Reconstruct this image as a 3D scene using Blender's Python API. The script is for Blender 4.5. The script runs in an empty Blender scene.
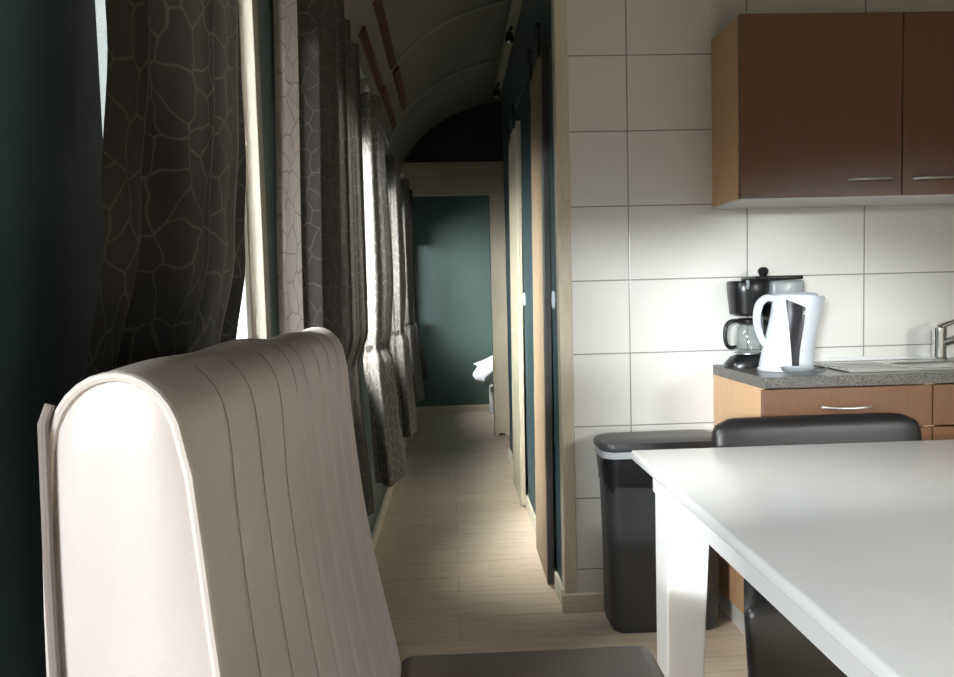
import bpy, bmesh, math, random
from mathutils import Vector, Matrix
random.seed(7)
SC = bpy.context.scene
COL = SC.collection
PI = math.pi

# ------------------------------------------------------------------ materials
def new_mat(name):
    m = bpy.data.materials.new(name); m.use_nodes = True
    nt = m.node_tree
    return m, nt, nt.nodes['Principled BSDF']

def setp(b, **k):
    names = {'rough': 'Roughness', 'metal': 'Metallic', 'spec': 'Specular IOR Level', 'trans': 'Transmission Weight',
             'ior': 'IOR', 'coat': 'Coat Weight', 'coatr': 'Coat Roughness', 'sheen': 'Sheen Weight', 'alpha': 'Alpha'}
    for a, v in k.items():
        b.inputs[names[a]].default_value = v

def ramp(nt, stops):
    r = nt.nodes.new('ShaderNodeValToRGB')
    e = r.color_ramp.elements
    e[0].position, e[0].color = stops[0][0], (*stops[0][1], 1)
    e[1].position, e[1].color = stops[-1][0], (*stops[-1][1], 1)
    for p, c in stops[1:-1]:
        x = e.new(p); x.color = (*c, 1)
    return r

def coords(nt, kind='Object', scale=(1, 1, 1), rot=(0, 0, 0), loc=(0, 0, 0)):
    t = nt.nodes.new('ShaderNodeTexCoord'); mp = nt.nodes.new('ShaderNodeMapping')
    mp.inputs['Scale'].default_value = scale; mp.inputs['Rotation'].default_value = rot
    mp.inputs['Location'].default_value = loc
    nt.links.new(t.outputs[kind], mp.inputs['Vector'])
    return mp.outputs['Vector']

def noise(nt, vec, scale, detail=4, rough=.55):
    n = nt.nodes.new('ShaderNodeTexNoise')
    n.inputs['Scale'].default_value = scale; n.inputs['Detail'].default_value = detail
    n.inputs['Roughness'].default_value = rough
    nt.links.new(vec, n.inputs['Vector'])
    return n.outputs['Fac']

def bump(nt, b, h, strength=.2, dist=.01):
    bp = nt.nodes.new('ShaderNodeBump')
    bp.inputs['Strength'].default_value = strength; bp.inputs['Distance'].default_value = dist
    nt.links.new(h, bp.inputs['Height']); nt.links.new(bp.outputs['Normal'], b.inputs['Normal'])

def painted(name, c, var=.12, rough=.5, nscale=3.0, bstr=.05, bscale=60, **k):
    m, nt, b = new_mat(name)
    v = coords(nt)
    f = noise(nt, v, nscale)
    r = ramp(nt, [(.3, tuple(x * (1 - var) for x in c)), (.7, tuple(min(1, x * (1 + var)) for x in c))])
    nt.links.new(f, r.inputs[0]); nt.links.new(r.outputs[0], b.inputs['Base Color'])
    setp(b, rough=rough, **k)
    if bstr: bump(nt, b, noise(nt, v, bscale, 2), bstr, .004)
    return m

def wood(name, c1, c2, scale=(1, 1, 1), rough=.4, grain=14, bstr=.04, **k):
    m, nt, b = new_mat(name)
    v = coords(nt, scale=scale)
    f = noise(nt, v, grain, 6, .6)
    r = ramp(nt, [(.32, c1), (.68, c2)])
    nt.links.new(f, r.inputs[0]); nt.links.new(r.outputs[0], b.inputs['Base Color'])
    setp(b, rough=rough, **k)
    bump(nt, b, f, bstr, .004)
    return m

def metal(name, c, rough=.2):
    m, nt, b = new_mat(name)
    v = coords(nt, scale=(1, 1, 8))
    f = noise(nt, v, 40, 2)
    r = ramp(nt, [(.3, (rough * .92,) * 3), (.7, (min(1, rough * 1.08),) * 3)])
    nt.links.new(f, r.inputs[0]); nt.links.new(r.outputs[0], b.inputs['Roughness'])
    b.inputs['Base Color'].default_value = (*c, 1); setp(b, metal=1)
    return m

def thin_glass(name, tint=(.93, .98, .96), refl=.12):
    m = bpy.data.materials.new(name); m.use_nodes = True
    nt = m.node_tree; nt.nodes.clear()
    o = nt.nodes.new('ShaderNodeOutputMaterial'); mx = nt.nodes.new('ShaderNodeMixShader')
    t = nt.nodes.new('ShaderNodeBsdfTransparent'); t.inputs[0].default_value = (*tint, 1)
    g = nt.nodes.new('ShaderNodeBsdfGlossy'); g.inputs['Roughness'].default_value = .03
    lw = nt.nodes.new('ShaderNodeLayerWeight'); lw.inputs['Blend'].default_value = .35
    mm = nt.nodes.new('ShaderNodeMath'); mm.operation = 'MULTIPLY_ADD'; mm.inputs[1].default_value = .6; mm.inputs[2].default_value = refl * .3
    nt.links.new(lw.outputs['Facing'], mm.inputs[0]); nt.links.new(mm.outputs[0], mx.inputs[0])
    nt.links.new(t.outputs[0], mx.inputs[1]); nt.links.new(g.outputs[0], mx.inputs[2]); nt.links.new(mx.outputs[0], o.inputs[0])
    return m

def leather(name, c, rough=.45, var=.10):
    m, nt, b = new_mat(name)
    v = coords(nt)
    f = noise(nt, v, 5)
    r = ramp(nt, [(.3, tuple(x * (1 - var) for x in c)), (.7, tuple(min(1, x * (1 + var)) for x in c))])
    nt.links.new(f, r.inputs[0]); nt.links.new(r.outputs[0], b.inputs['Base Color'])
    vo = nt.nodes.new('ShaderNodeTexVoronoi'); vo.inputs['Scale'].default_value = 420
    nt.links.new(v, vo.inputs['Vector'])
    setp(b, rough=rough, spec=.4)
    bump(nt, b, vo.outputs['Distance'], .08, .002)
    return m

def curtain_mat(name, base, line, transl=.25, sc=(16, 14, 1), lw=(.012, .045)):
    m, nt, b = new_mat(name)
    t = nt.nodes.new('ShaderNodeTexCoord')
    n = nt.nodes.new('ShaderNodeTexNoise'); n.inputs['Scale'].default_value = 9
    nt.links.new(t.outputs['UV'], n.inputs['Vector'])
    mixv = nt.nodes.new('ShaderNodeMix'); mixv.data_type = 'VECTOR'; mixv.inputs[0].default_value = .07
    nt.links.new(t.outputs['UV'], mixv.inputs[4]); nt.links.new(n.outputs['Color'], mixv.inputs[5])
    mp = nt.nodes.new('ShaderNodeMapping'); mp.inputs['Scale'].default_value = sc
    nt.links.new(mixv.outputs[1], mp.inputs['Vector'])
    vo = nt.nodes.new('ShaderNodeTexVoronoi'); vo.feature = 'DISTANCE_TO_EDGE'; vo.voronoi_dimensions = '2D'
    vo.inputs['Scale'].default_value = 1
    nt.links.new(mp.outputs['Vector'], vo.inputs['Vector'])
    r = ramp(nt, [(.0, line), (lw[0], line), (lw[1], base)])
    nt.links.new(vo.outputs['Distance'], r.inputs[0])
    nt.links.new(r.outputs[0], b.inputs['Base Color']); setp(b, rough=.75, spec=.25, sheen=.15)
    fine = nt.nodes.new('ShaderNodeTexNoise'); fine.inputs['Scale'].default_value = 260
    nt.links.new(t.outputs['UV'], fine.inputs['Vector'])
    bump(nt, b, fine.outputs['Fac'], .25, .003)
    tr = nt.nodes.new('ShaderNodeBsdfTranslucent'); mx = nt.nodes.new('ShaderNodeMixShader'); mx.inputs[0].default_value = transl
    nt.links.new(r.outputs[0], tr.inputs['Color'])
    out = nt.nodes['Material Output']
    nt.links.new(b.outputs[0], mx.inputs[1]); nt.links.new(tr.outputs[0], mx.inputs[2]); nt.links.new(mx.outputs[0], out.inputs[0])
    return m

def tile_mat(name):
    # white wall tiles 0.448 x 0.2745 m, thin grey grout, laid from x=0.669 / z=0.1625
    m, nt, b = new_mat(name)
    t = nt.nodes.new('ShaderNodeTexCoord'); s = nt.nodes.new('ShaderNodeSeparateXYZ')
    nt.links.new(t.outputs['Object'], s.inputs[0])
    def dist(sock, off, w):
        a = nt.nodes.new('ShaderNodeMath'); a.operation = 'SUBTRACT'; a.inputs[1].default_value = off - 10 * w
        d = nt.nodes.new('ShaderNodeMath'); d.operation = 'PINGPONG'; d.inputs[1].default_value = w / 2
        nt.links.new(sock, a.inputs[0]); nt.links.new(a.outputs[0], d.inputs[0]); return d.outputs[0]
    dx = dist(s.outputs['X'], .669, .448); dz = dist(s.outputs['Z'], .1617, .2740)
    mn = nt.nodes.new('ShaderNodeMath'); mn.operation = 'MINIMUM'
    nt.links.new(dx, mn.inputs[0]); nt.links.new(dz, mn.inputs[1])
    mr = nt.nodes.new('ShaderNodeMapRange'); mr.inputs[1].default_value = .0012; mr.inputs[2].default_value = .0032
    nt.links.new(mn.outputs[0], mr.inputs[0])
    r = ramp(nt, [(0, (.30, .29, .265)), (1, (.80, .785, .735))])
    nt.links.new(mr.outputs[0], r.inputs[0]); nt.links.new(r.outputs[0], b.inputs['Base Color'])
    setp(b, rough=.22, spec=.4)
    bump(nt, b, mr.outputs[0], .35, .003)
    return m

def floor_mat(name):
    m, nt, b = new_mat(name)
    v = coords(nt)
    br = nt.nodes.new('ShaderNodeTexBrick')
    br.offset = .37; br.squash = 1
    br.inputs['Scale'].default_value = 1; br.inputs['Mortar Size'].default_value = .0012
    br.inputs['Brick Width'].default_value = 1.25; br.inputs['Row Height'].default_value = .185
    br.inputs['Color1'].default_value = (.70, .575, .45, 1); br.inputs['Color2'].default_value = (.64, .52, .40, 1)
    br.inputs['Mortar'].default_value = (.36, .28, .21, 1)
    nt.links.new(v, br.inputs['Vector'])
    v2 = coords(nt, scale=(1.1, 11, 1))
    f = noise(nt, v2, 3.5, 7, .62)
    r = ramp(nt, [(.3, (.80, .77, .74)), (.55, (1, 1, 1)), (.75, (1.0, .98, .95))])
    nt.links.new(f, r.inputs[0])
    mx = nt.nodes.new('ShaderNodeMix'); mx.data_type = 'RGBA'; mx.blend_type = 'MULTIPLY'; mx.inputs[0].default_value = .9
    nt.links.new(br.outputs['Color'], mx.inputs[6]); nt.links.new(r.outputs[0], mx.inputs[7])
    nt.links.new(mx.outputs[2], b.inputs['Base Color']); setp(b, rough=.42, spec=.35)
    bump(nt, b, f, .06, .003)
    return m

def granite_mat(name):
    m, nt, b = new_mat(name)
    v = coords(nt)
    f = noise(nt, v, 240, 3, .7); f2 = noise(nt, v, 25, 3)
    r = ramp(nt, [(.36, (.05, .046, .042)), (.5, (.13, .12, .108)), (.66, (.27, .25, .225))])
    nt.links.new(f, r.inputs[0])
    mx = nt.nodes.new('ShaderNodeMix'); mx.data_type = 'RGBA'; mx.blend_type = 'MULTIPLY'; mx.inputs[0].default_value = .35
    nt.links.new(r.outputs[0], mx.inputs[6]); nt.links.new(f2, mx.inputs[7])
    nt.links.new(mx.outputs[2], b.inputs['Base Color']); setp(b, rough=.28)
    return m

M = {}
M['teal'] = painted('teal_wall', (.058, .098, .103), .12, .42)
M['teal_end'] = painted('teal_green_wall', (.068, .115, .100), .06, .6)
M['teal_door'] = painted('teal_door_paint', (.025, .055, .066), .08, .4)
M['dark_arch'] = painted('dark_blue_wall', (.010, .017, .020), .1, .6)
M['cream'] = painted('cream_paint', (.48, .43, .32), .06, .45)
M['jamb'] = painted('cream_jamb', (.33, .295, .22), .06, .5)
M['post'] = wood('cream_wood', (.60, .51, .38), (.70, .62, .48), (9, 9, .8), .45)
M['ceil'] = painted('ceiling_paint', (.21, .19, .16), .05, .6)
M['seam'] = painted('ceiling_seam', (.30, .28, .24), .05, .6)
M['plain'] = painted('plain_wall', (.50, .48, .43), .05, .7)
M['tile'] = tile_mat('white_tile')
M['floor'] = floor_mat('oak_laminate')
M['base'] = wood('pale_skirting', (.68, .60, .47), (.78, .71, .58), (1, 1, 6), .4)
M['white'] = painted('white_lacquer', (.80, .80, .79), .02, .3, bstr=0)
M['table'] = painted('white_table_lacquer', (.83, .83, .825), .015, .22, bstr=0, spec=.5)
M['taupe'] = leather('taupe_leather', (.47, .415, .385), .42, .05)
M['seat'] = leather('shade_and_welt_taupe', (.20, .165, .15), .42, .06)  # seat darkened for the backrest's shade; the rear welt shares this tone
M['piping'] = leather('pale_piping', (.52, .46, .42), .45)
M['stitch'] = leather('dark_stitch', (.33, .29, .265), .7)
M['black'] = leather('black_leather', (.014, .013, .013), .38)
M['legwood'] = wood('dark_leg_wood', (.02, .014, .01), (.04, .027, .02), (6, 6, .6), .4)
M['bin'] = painted('charcoal_plastic', (.044, .046, .051), .08, .42, bstr=.08, bscale=300)
M['binlid'] = painted('grey_plastic', (.07, .072, .078), .06, .35, bstr=.04, bscale=300)
M['binring'] = painted('pale_grey_plastic', (.55, .57, .60), .04, .4)
M['bag'] = painted('black_bag_film', (.012, .013, .016), .2, .3, bstr=.3, bscale=30)
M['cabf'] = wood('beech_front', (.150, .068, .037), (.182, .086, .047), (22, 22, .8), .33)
M['cabs'] = wood('beech_side_lit', (.68, .41, .22), (.76, .47, .26), (14, 14, .8), .4)  # paler than the fronts: left window light put into the side colour
M['cabw'] = painted('white_melamine', (.72, .71, .67), .03, .4)
M['dark'] = painted('dark_gap', (.015, .012, .01), .1, .8)
M['granite'] = granite_mat('speckled_worktop')
M['chrome'] = metal('chrome', (.80, .80, .80), .14)
M['handle'] = metal('satin_handle', (.75, .74, .72), .38)
M['steel'] = metal('brushed_steel', (.62, .62, .61), .30)
M['bplastic'] = painted('black_plastic', (.010, .010, .011), .1, .28, bstr=0)
M['wplastic'] = painted('white_plastic', (.70, .735, .80), .02, .28, bstr=0)
M['gplastic'] = painted('grey_translucent_plastic', (.30, .32, .33), .08, .25, bstr=0)
M['kwin'] = painted('kettle_window', (.028, .028, .032), .1, .18, bstr=0)
M['glass'] = thin_glass('window_glass', (.97, .99, .985))
M['jug'] = thin_glass('jug_glass', (.90, .93, .93), .25)
M['dish'] = thin_glass('dish_glass', (.98, .99, .99), .1)
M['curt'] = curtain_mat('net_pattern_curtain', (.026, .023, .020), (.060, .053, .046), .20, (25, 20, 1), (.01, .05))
M['curt2'] = curtain_mat('net_pattern_curtain_lit', (.095, .087, .079), (.185, .17, .155), .25, (26, 22, 1), (.04, .15))  # same brown fabric, window light put into a brighter colour
M['curt3'] = curtain_mat('net_pattern_curtain_mid', (.055, .049, .044), (.115, .103, .092), .2, (24, 20, 1))  # same fabric, darker copy for the less lit second curtain
M['curt_lit_edge'] = curtain_mat('net_pattern_curtain_lit_edge', (.52, .475, .445), (.30, .265, .24), .2, (22, 18, 1))  # same fabric at the near edge, window light put into the colour
M['lining'] = painted('curtain_lining', (.03, .026, .024), .1, .9)
M['slat'] = wood('brown_strip_wood', (.085, .032, .014), (.12, .05, .024), (8, .8, 8), .5)
M['frame'] = painted('white_frame', (.78, .80, .78), .03, .35)
M['door_oak'] = wood('oak_door', (.27, .195, .12), (.34, .255, .165), (8, 8, .7), .45)
M['door_grey'] = painted('dark_grey_edge', (.055, .052, .05), .1, .35)
M['iron'] = painted('black_iron', (.008, .008, .009), .1, .5, bstr=0)
M['linen'] = painted('white_linen', (.80, .82, .86), .03, .8, bstr=.1, bscale=80)
M['brass'] = metal('screw_metal', (.35, .30, .22), .4)

# ------------------------------------------------------------------ geometry helpers
class MB:
    def __init__(s): s.bm = bmesh.new()
    def box(s, a, b, bev=0, seg=2):
        t = bmesh.new()
        bmesh.ops.create_cube(t, size=1)
        c = [(a[i] + b[i]) / 2 for i in range(3)]; d = [abs(b[i] - a[i]) for i in range(3)]
        for v in t.verts: v.co = Vector([c[i] + v.co[i] * d[i] for i in range(3)])
        if bev: bmesh.ops.bevel(t, geom=t.edges[:], offset=bev, segments=seg, profile=.5, affect='EDGES')
        return s.merge(t)
    def merge(s, t, mat=None):
        me = bpy.data.meshes.new('tmp'); t.to_mesh(me); t.free()
        if mat is not None: me.transform(mat)
        s.bm.from_mesh(me); bpy.data.meshes.remove(me); return s
    def hexa(s, p, bev=0, seg=2):
        # p: 8 points, bottom ring 4 then top ring 4
        t = bmesh.new(); v = [t.verts.new(q) for q in p]
        for f in ((3, 2, 1, 0), (4, 5, 6, 7), (0, 1, 5, 4), (1, 2, 6, 5), (2, 3, 7, 6), (3, 0, 4, 7)):
            t.faces.new([v[i] for i in f])
        if bev: bmesh.ops.bevel(t, geom=t.edges[:], offset=bev, segments=seg, profile=.5, affect='EDGES')
        return s.merge(t)
    def rings(s, rs, closed=True, cap=True):
        # list of rings (lists of points) lofted
        vs = [[s.bm.verts.new(p) for p in r] for r in rs]
        n = len(rs[0])
        for a, b in zip(vs, vs[1:]):
            for i in range(n if closed else n - 1):
                j = (i + 1) % n
                s.bm.faces.new((a[i], a[j], b[j], b[i]))
        if cap and closed:
            s.bm.faces.new(vs[0][::-1]); s.bm.faces.new(vs[-1])
        return s
    def tube(s, pts, r, n=10, cap=True, sm=0):
        pts = [Vector(p) for p in pts]
        rr = list(r) if isinstance(r, (list, tuple)) else [r] * len(pts)
        if sm:
            q, q2 = [], []
            for i in range(len(pts) - 1):
                a, b, c, d = pts[max(i - 1, 0)], pts[i], pts[i + 1], pts[min(i + 2, len(pts) - 1)]
                for k in range(sm):
                    t = k / sm
                    q.append(.5 * (2 * b + (c - a) * t + (2 * a - 5 * b + 4 * c - d) * t * t + (3 * b - a - 3 * c + d) * t ** 3)); q2.append(rr[i] + (rr[i + 1] - rr[i]) * t)
            pts, rr = q + [pts[-1]], q2 + [rr[-1]]
        rs = []; up = None
        for i, p in enumerate(pts):
            d = (pts[min(i + 1, len(pts) - 1)] - pts[max(i - 1, 0)]).normalized()
            if up is None:
                up = Vector((0, 0, 1)) if abs(d.z) < .9 else Vector((1, 0, 0))
            x = d.cross(up).normalized(); y = x.cross(d).normalized(); up = y
            rs.append([p + (x * math.cos(2 * PI * k / n) + y * math.sin(2 * PI * k / n)) * rr[i] for k in range(n)])
        return s.rings(rs, True, cap)
    def lathe(s, prof, c=(0, 0, 0), n=28, sx=1, sy=1, cap=True):
        rs = [[Vector((c[0] + math.cos(2 * PI * k / n) * r * sx, c[1] + math.sin(2 * PI * k / n) * r * sy, c[2] + z)) for k in range(n)] for r, z in prof]
        return s.rings(rs, True, cap)
    def prism(s, poly, axis, a, b, bev=0):
        # poly in the two other axes
        def mk(p, t):
            if axis == 'y': return (p[0], t, p[1])
            if axis == 'x': return (t, p[0], p[1])
            return (p[0], p[1], t)
        t = bmesh.new()
        A = [t.verts.new(mk(p, a)) for p in poly]; B = [t.verts.new(mk(p, b)) for p in poly]
        n = len(poly)
        for i in range(n): t.faces.new((A[i], A[(i + 1) % n], B[(i + 1) % n], B[i]))
        t.faces.new(A[::-1]); t.faces.new(B)
        if bev: bmesh.ops.bevel(t, geom=t.edges[:], offset=bev, segments=2, profile=.5, affect='EDGES')
        return s.merge(t)
    def grid(s, P, uv=None):
        # P[i][j] points; open sheet
        V = [[s.bm.verts.new(p) for p in r] for r in P]
        L = s.bm.loops.layers.uv.verify() if uv else None
        for i in range(len(P) - 1):
            for j in range(len(P[0]) - 1):
                f = s.bm.faces.new((V[i][j], V[i][j + 1], V[i + 1][j + 1], V[i + 1][j]))
                if uv:
                    for l, (a, b) in zip(f.loops, ((i, j), (i, j + 1), (i + 1, j + 1), (i + 1, j))): l[L].uv = uv[a][b]
        return s
    def build(s, name, mat, parent=None, smooth=True, angle=40):
        bm = s.bm
        bmesh.ops.recalc_face_normals(bm, faces=bm.faces[:])
        for f in bm.faces: f.smooth = smooth
        if smooth:
            for e in bm.edges:
                if len(e.link_faces) == 2 and e.calc_face_angle(0) > math.radians(angle): e.smooth = False
        me = bpy.data.meshes.new(name); bm.to_mesh(me); bm.free()
        me.materials.append(mat)
        o = bpy.data.objects.new(name, me); COL.objects.link(o)
        if parent is not None:
            o.parent = parent
            W = Matrix.Identity(4); q = parent
            while q is not None: W = q.matrix_parent_inverse @ q.matrix_basis @ W; q = q.parent
            o.matrix_parent_inverse = W.inverted()
        return o

def tag(o, label=None, cat=None, group=None, kind=None):
    if label: o['label'] = label
    if cat: o['category'] = cat
    if group: o['group'] = group
    if kind: o['kind'] = kind
    return o
def thing(name, label, cat, loc=(0, 0, 0), group=None):
    o = bpy.data.objects.new(name, None); COL.objects.link(o); o.location = loc; o.empty_display_size = .05
    return tag(o, label, cat, group)
def struct(o, label=None, cat=None):
    o['kind'] = 'structure'
    return tag(o, label, cat)

# ------------------------------------------------------------------ camera
CH = 1.208
yaw, pitch, roll = .0363, .0589, -.026
fw = Vector((math.sin(yaw) * math.cos(pitch), math.cos(yaw) * math.cos(pitch), -math.sin(pitch)))
rt = Vector((math.cos(yaw), -math.sin(yaw), 0)); up = rt.cross(fw)
r2 = rt * math.cos(roll) + up * math.sin(roll); u2 = -rt * math.sin(roll) + up * math.cos(roll)
cd = bpy.data.cameras.new('camera'); cam = bpy.data.objects.new('camera', cd); COL.objects.link(cam)
cam.matrix_world = Matrix(((r2.x, u2.x, -fw.x, 0), (r2.y, u2.y, -fw.y, 0), (r2.z, u2.z, -fw.z, CH), (0, 0, 0, 1)))
cd.sensor_fit = 'HORIZONTAL'; cd.sensor_width = 36; cd.lens = 36 * 700 / 954; cd.clip_start = .02
SC.camera = cam

# ------------------------------------------------------------------ the setting
XL, XR, XK = -.4175, .4175, 2.5      # left wall, corridor wall, kitchen right wall
YB, YT, YE, YF = -2.0, 2.6, 6.01, 7.40   # rear wall, tiled wall, corridor end, far room end
def roof(x):
    cx, cz, a, b = .6, 2.1, 1.02, .76
    if x < cx: return cz + b * math.sqrt(max(0, 1 - ((x - cx) / a) ** 2))
    if x < 1.5: return cz + b
    return 2.1 + b * math.sqrt(max(0, 1 - ((x - 1.5) / 1.0) ** 2))

o = MB().box((XL - .1, YB - .1, -.08), (XK + .1, YF + .1, 0)).build('floor', M['floor'], smooth=False)
struct(o, 'pale oak laminate floor with planks laid across the carriage', 'floor')

xs = [XL + (XK - XL) * (.5 - .5 * math.cos(PI * k / 60)) for k in range(61)]
ring0 = [(x, roof(x)) for x in xs]
ring1 = [(x, roof(x) + .05) for x in xs][::-1]
o = MB().prism(ring0 + ring1, 'y', YB - .05, YF + .05).build('ceiling', M['ceil'])
struct(o, 'barrel-arched cream carriage ceiling above the corridor', 'ceiling')

# left wall with its window openings (y0, y1, z0, z1)
WIN = [(-1.35, .42, .42, 1.70), (.882, 1.60, .92, 1.95), (2.0, 3.06, .92, 1.95), (3.40, 4.25, .92, 1.95), (4.62, 5.45, .92, 1.95), (6.45, 7.05, .95, 1.85)]
def pierced_wall(mb, x0, x1, y0, y1, z0, z1, holes):
    ys = sorted({y0, y1, *[h[0] for h in holes], *[h[1] for h in holes]})
    for a, b in zip(ys, ys[1:]):
        hs = [h for h in holes if h[0] <= a + 1e-6 and h[1] >= b - 1e-6]
        if not hs: mb.box((x0, a, z0), (x1, b, z1)); continue
        h = hs[0]
        mb.box((x0, a, z0), (x1, b, h[2])); mb.box((x0, a, h[3]), (x1, b, z1))
    return mb
mb = pierced_wall(MB(), XL - .08, XL, YB, YF + .05, 0, 2.16, WIN)
struct(mb.build('wall_left', M['teal'], smooth=False), 'dark teal carriage side wall with curtained windows', 'wall')
for i, (y0, y1, z0, z1) in enumerate(WIN):
    f = MB(); xa, xb = XL - .075, XL - .03; w = .045
    f.box((xa, y0, z0), (xb, y0 + w, z1), .004).box((xa, y1 - w, z0), (xb, y1, z1), .004)
    f.box((xa, y0 + w, z0), (xb, y1 - w, z0 + w), .004).box((xa, y0 + w, z1 - w), (xb, y1 - w, z1), .004)
    wo = struct(f.build('window_%d' % (i + 1), M['frame'], smooth=False), ['white framed window in the left wall behind the viewer', 'white framed window behind the nearest dark curtain', 'white framed window between the second and third curtains', 'white framed window beyond the bright third curtain', 'last white framed window before the corridor end', 'white framed window in the far green room'][i], 'window')
    MB().box((XL - .056, y0 + w - .005, z0 + w - .005), (XL - .052, y1 - w + .005, z1 - w + .005)).build('pane', M['glass'], wo, smooth=False)

# right-hand outer wall with a window, rear wall
RW = [(-1.6, .5, .6, 1.85)]
mb = pierced_wall(MB(), XK, XK + .08, YB, YF + .05, 0, 2.2, RW)
struct(mb.build('wall_right', M['plain'], smooth=False), 'plain wall on the kitchen side', 'wall')
y0, y1, z0, z1 = RW[0]
f = MB(); w = .05
f.box((XK + .02, y0, z0), (XK + .07, y0 + w, z1), .004).box((XK + .02, y1 - w, z0), (XK + .07, y1, z1), .004)
f.box((XK + .02, y0 + w, z0), (XK + .07, y1 - w, z0 + w), .004).box((XK + .02, y0 + w, z1 - w), (XK + .07, y1 - w, z1), .004)
wo = struct(f.build('window_7', M['frame'], smooth=False), 'white framed window on the kitchen side', 'window')
MB().box((XK + .045, y0 + w - .005, z0 + w - .005), (XK + .049, y1 - w + .005, z1 - w + .005)).build('pane', M['glass'], wo, smooth=False)
def arch_poly(x0, x1, zb=0, n=30):
    p = [(x0, zb)] + [(x1, zb)]
    q = [x1 + (x0 - x1) * k / n for k in range(n + 1)]
    return p + [(x, roof(max(min(x, XK - 1e-4), XL + 1e-4)) + .012) for x in q]
struct(MB().prism(arch_poly(XL, XK), 'y', YB - .06, YB).build('wall_rear', M['plain'], smooth=False), 'plain wall behind the viewer', 'wall')

# tiled kitchen wall and corridor wall
o = MB().prism(arch_poly(.453, XK), 'y', YT, YT + .06).build('wall_kitchen', M['tile'], smooth=False)
struct(o, 'white tiled kitchen wall with thin grey grout lines', 'wall')
o = MB().box((XR, YT + .06, 0), (XR + .035, 5.20, 2.855)).build('wall_corridor', M['teal_door'], smooth=False)
struct(o, 'teal corridor wall on the right behind the sliding doors', 'wall')
struct(MB().box((.404, YT - .004, 0), (.4535, YT + .06, 2.80), .004).build('trim_1', M['post'], smooth=False), 'pale wooden corner post beside the white tiles', 'trim')
struct(MB().box((.390, YT - .022, 0), (.98, YT - .0005, .071), .003).build('baseboard_kitchen', M['base'], smooth=False), 'pale skirting board below the white tiles', 'baseboard')
struct(MB().box((XR - .022, YT + .02, 0), (XR - .0005, 5.19, .075), .003).build('baseboard_right', M['base'], smooth=False), 'pale skirting board along the right side of the corridor', 'baseboard')
struct(MB().box((XL + .0005, YB, 0), (XL + .018, YF - .005, .07), .003).build('baseboard_left', M['base'], smooth=False), 'pale skirting board under the curtains on the left', 'baseboard')
struct(MB().box((.372, YT + .06, 2.72), (XR - .0005, 5.20, 2.795), .006).build('trim_2', M['cream'], smooth=False), 'cream moulding between corridor wall and ceiling', 'trim')

# corridor end: dark arched wall, cream door frame
DXL, DXR, DZ = -.36, .352, 2.075
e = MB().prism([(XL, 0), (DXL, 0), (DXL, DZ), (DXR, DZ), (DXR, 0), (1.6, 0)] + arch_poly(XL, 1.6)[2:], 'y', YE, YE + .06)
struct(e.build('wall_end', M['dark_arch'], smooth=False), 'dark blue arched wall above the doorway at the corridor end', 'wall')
f = MB()
f.box((DXR, YE - .03, 0), (.485, YE - .0005, DZ - .0005), .004)
f.box((XL + .02, YE - .03, 0), (DXL, YE - .0005, DZ - .0005), .004)
f.box((XL + .02, YE - .03, DZ), (.485, YE - .0015, 2.2395), .004)
f.box((XL + .02, YE - .05, 2.24), (.485, YE - .0005, 2.35), .006)
df = struct(f.build('trim_3', M['cream'], smooth=False), 'cream wooden door frame at the end of the corridor', 'trim')
MB().box((DXR + .035, YE - .036, .012), (.44, YE - .029, .03), .002).build('foot_bracket', M['dark'], df, smooth=False)

# far room
struct(MB().prism(arch_poly(XL, XK), 'y', YF, YF + .06).build('wall_back', M['teal_end'], smooth=False), 'muted green wall of the far room seen down the corridor', 'wall')
struct(MB().box((XL + .02, YF - .018, 0), (1.6, YF - .0005, .065), .003).build('baseboard_back', M['base'], smooth=False), 'pale skirting board under the far green wall', 'baseboard')
struct(MB().box((1.6, YT + .06, 0), (1.66, YF - .001, 2.8)).build('wall_inner', M['plain'], smooth=False), 'hidden partition wall of the far room', 'wall')

# ceiling seams
def roof_strip(y0, y1, x0, x1, t=.008, n=40):
    a = [(x0 + (x1 - x0) * k / n) for k in range(n + 1)]
    return MB().prism([(x, roof(x) + .004) for x in a] + [(x, roof(x) - t) for x in a[::-1]], 'y', y0, y1)
for i, y in enumerate((3.95, 4.92)):
    struct(roof_strip(y - .014, y + .014, XL + .012, XR - .05).build('trim_%d' % (4 + i), M['seam']), ['thin pale arched seam across the nearer corridor ceiling', 'thin pale arched seam across the farther corridor ceiling'][i], 'trim')

# brown wooden strips following the curve of the ceiling
def slat(x, y0, y1, label):
    z = roof(x); d = Vector((1, 0, (roof(x + .01) - roof(x - .01)) / .02)).normalized(); n = Vector((d.z, 0, -d.x))
    c = Vector((x, 0, z)); w = .024
    P = [c - d * w + n * .0005, c + d * w + n * .0005, c + d * w + n * .014, c - d * w + n * .014]
    o = MB().prism([(p.x, p.z) for p in P], 'y', y0, y1, .002).build('ceiling_strip', M['slat'], smooth=False)
    tag(o, label, 'wooden strip', 'brown strips on the curved ceiling')
slat(-.282, 3.06, 3.92, 'brown wooden strip high on the curved ceiling, upper and nearer of the four')
slat(-.274, 4.00, 4.76, 'brown wooden strip on the curved ceiling, upper row just beyond the arched seam')
slat(-.355, 3.10, 3.93, 'brown wooden strip low on the curved ceiling, lower and nearer of the four')
slat(-.350, 3.99, 4.82, 'brown wooden strip on the curved ceiling, lower row just beyond the arched seam')

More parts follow.
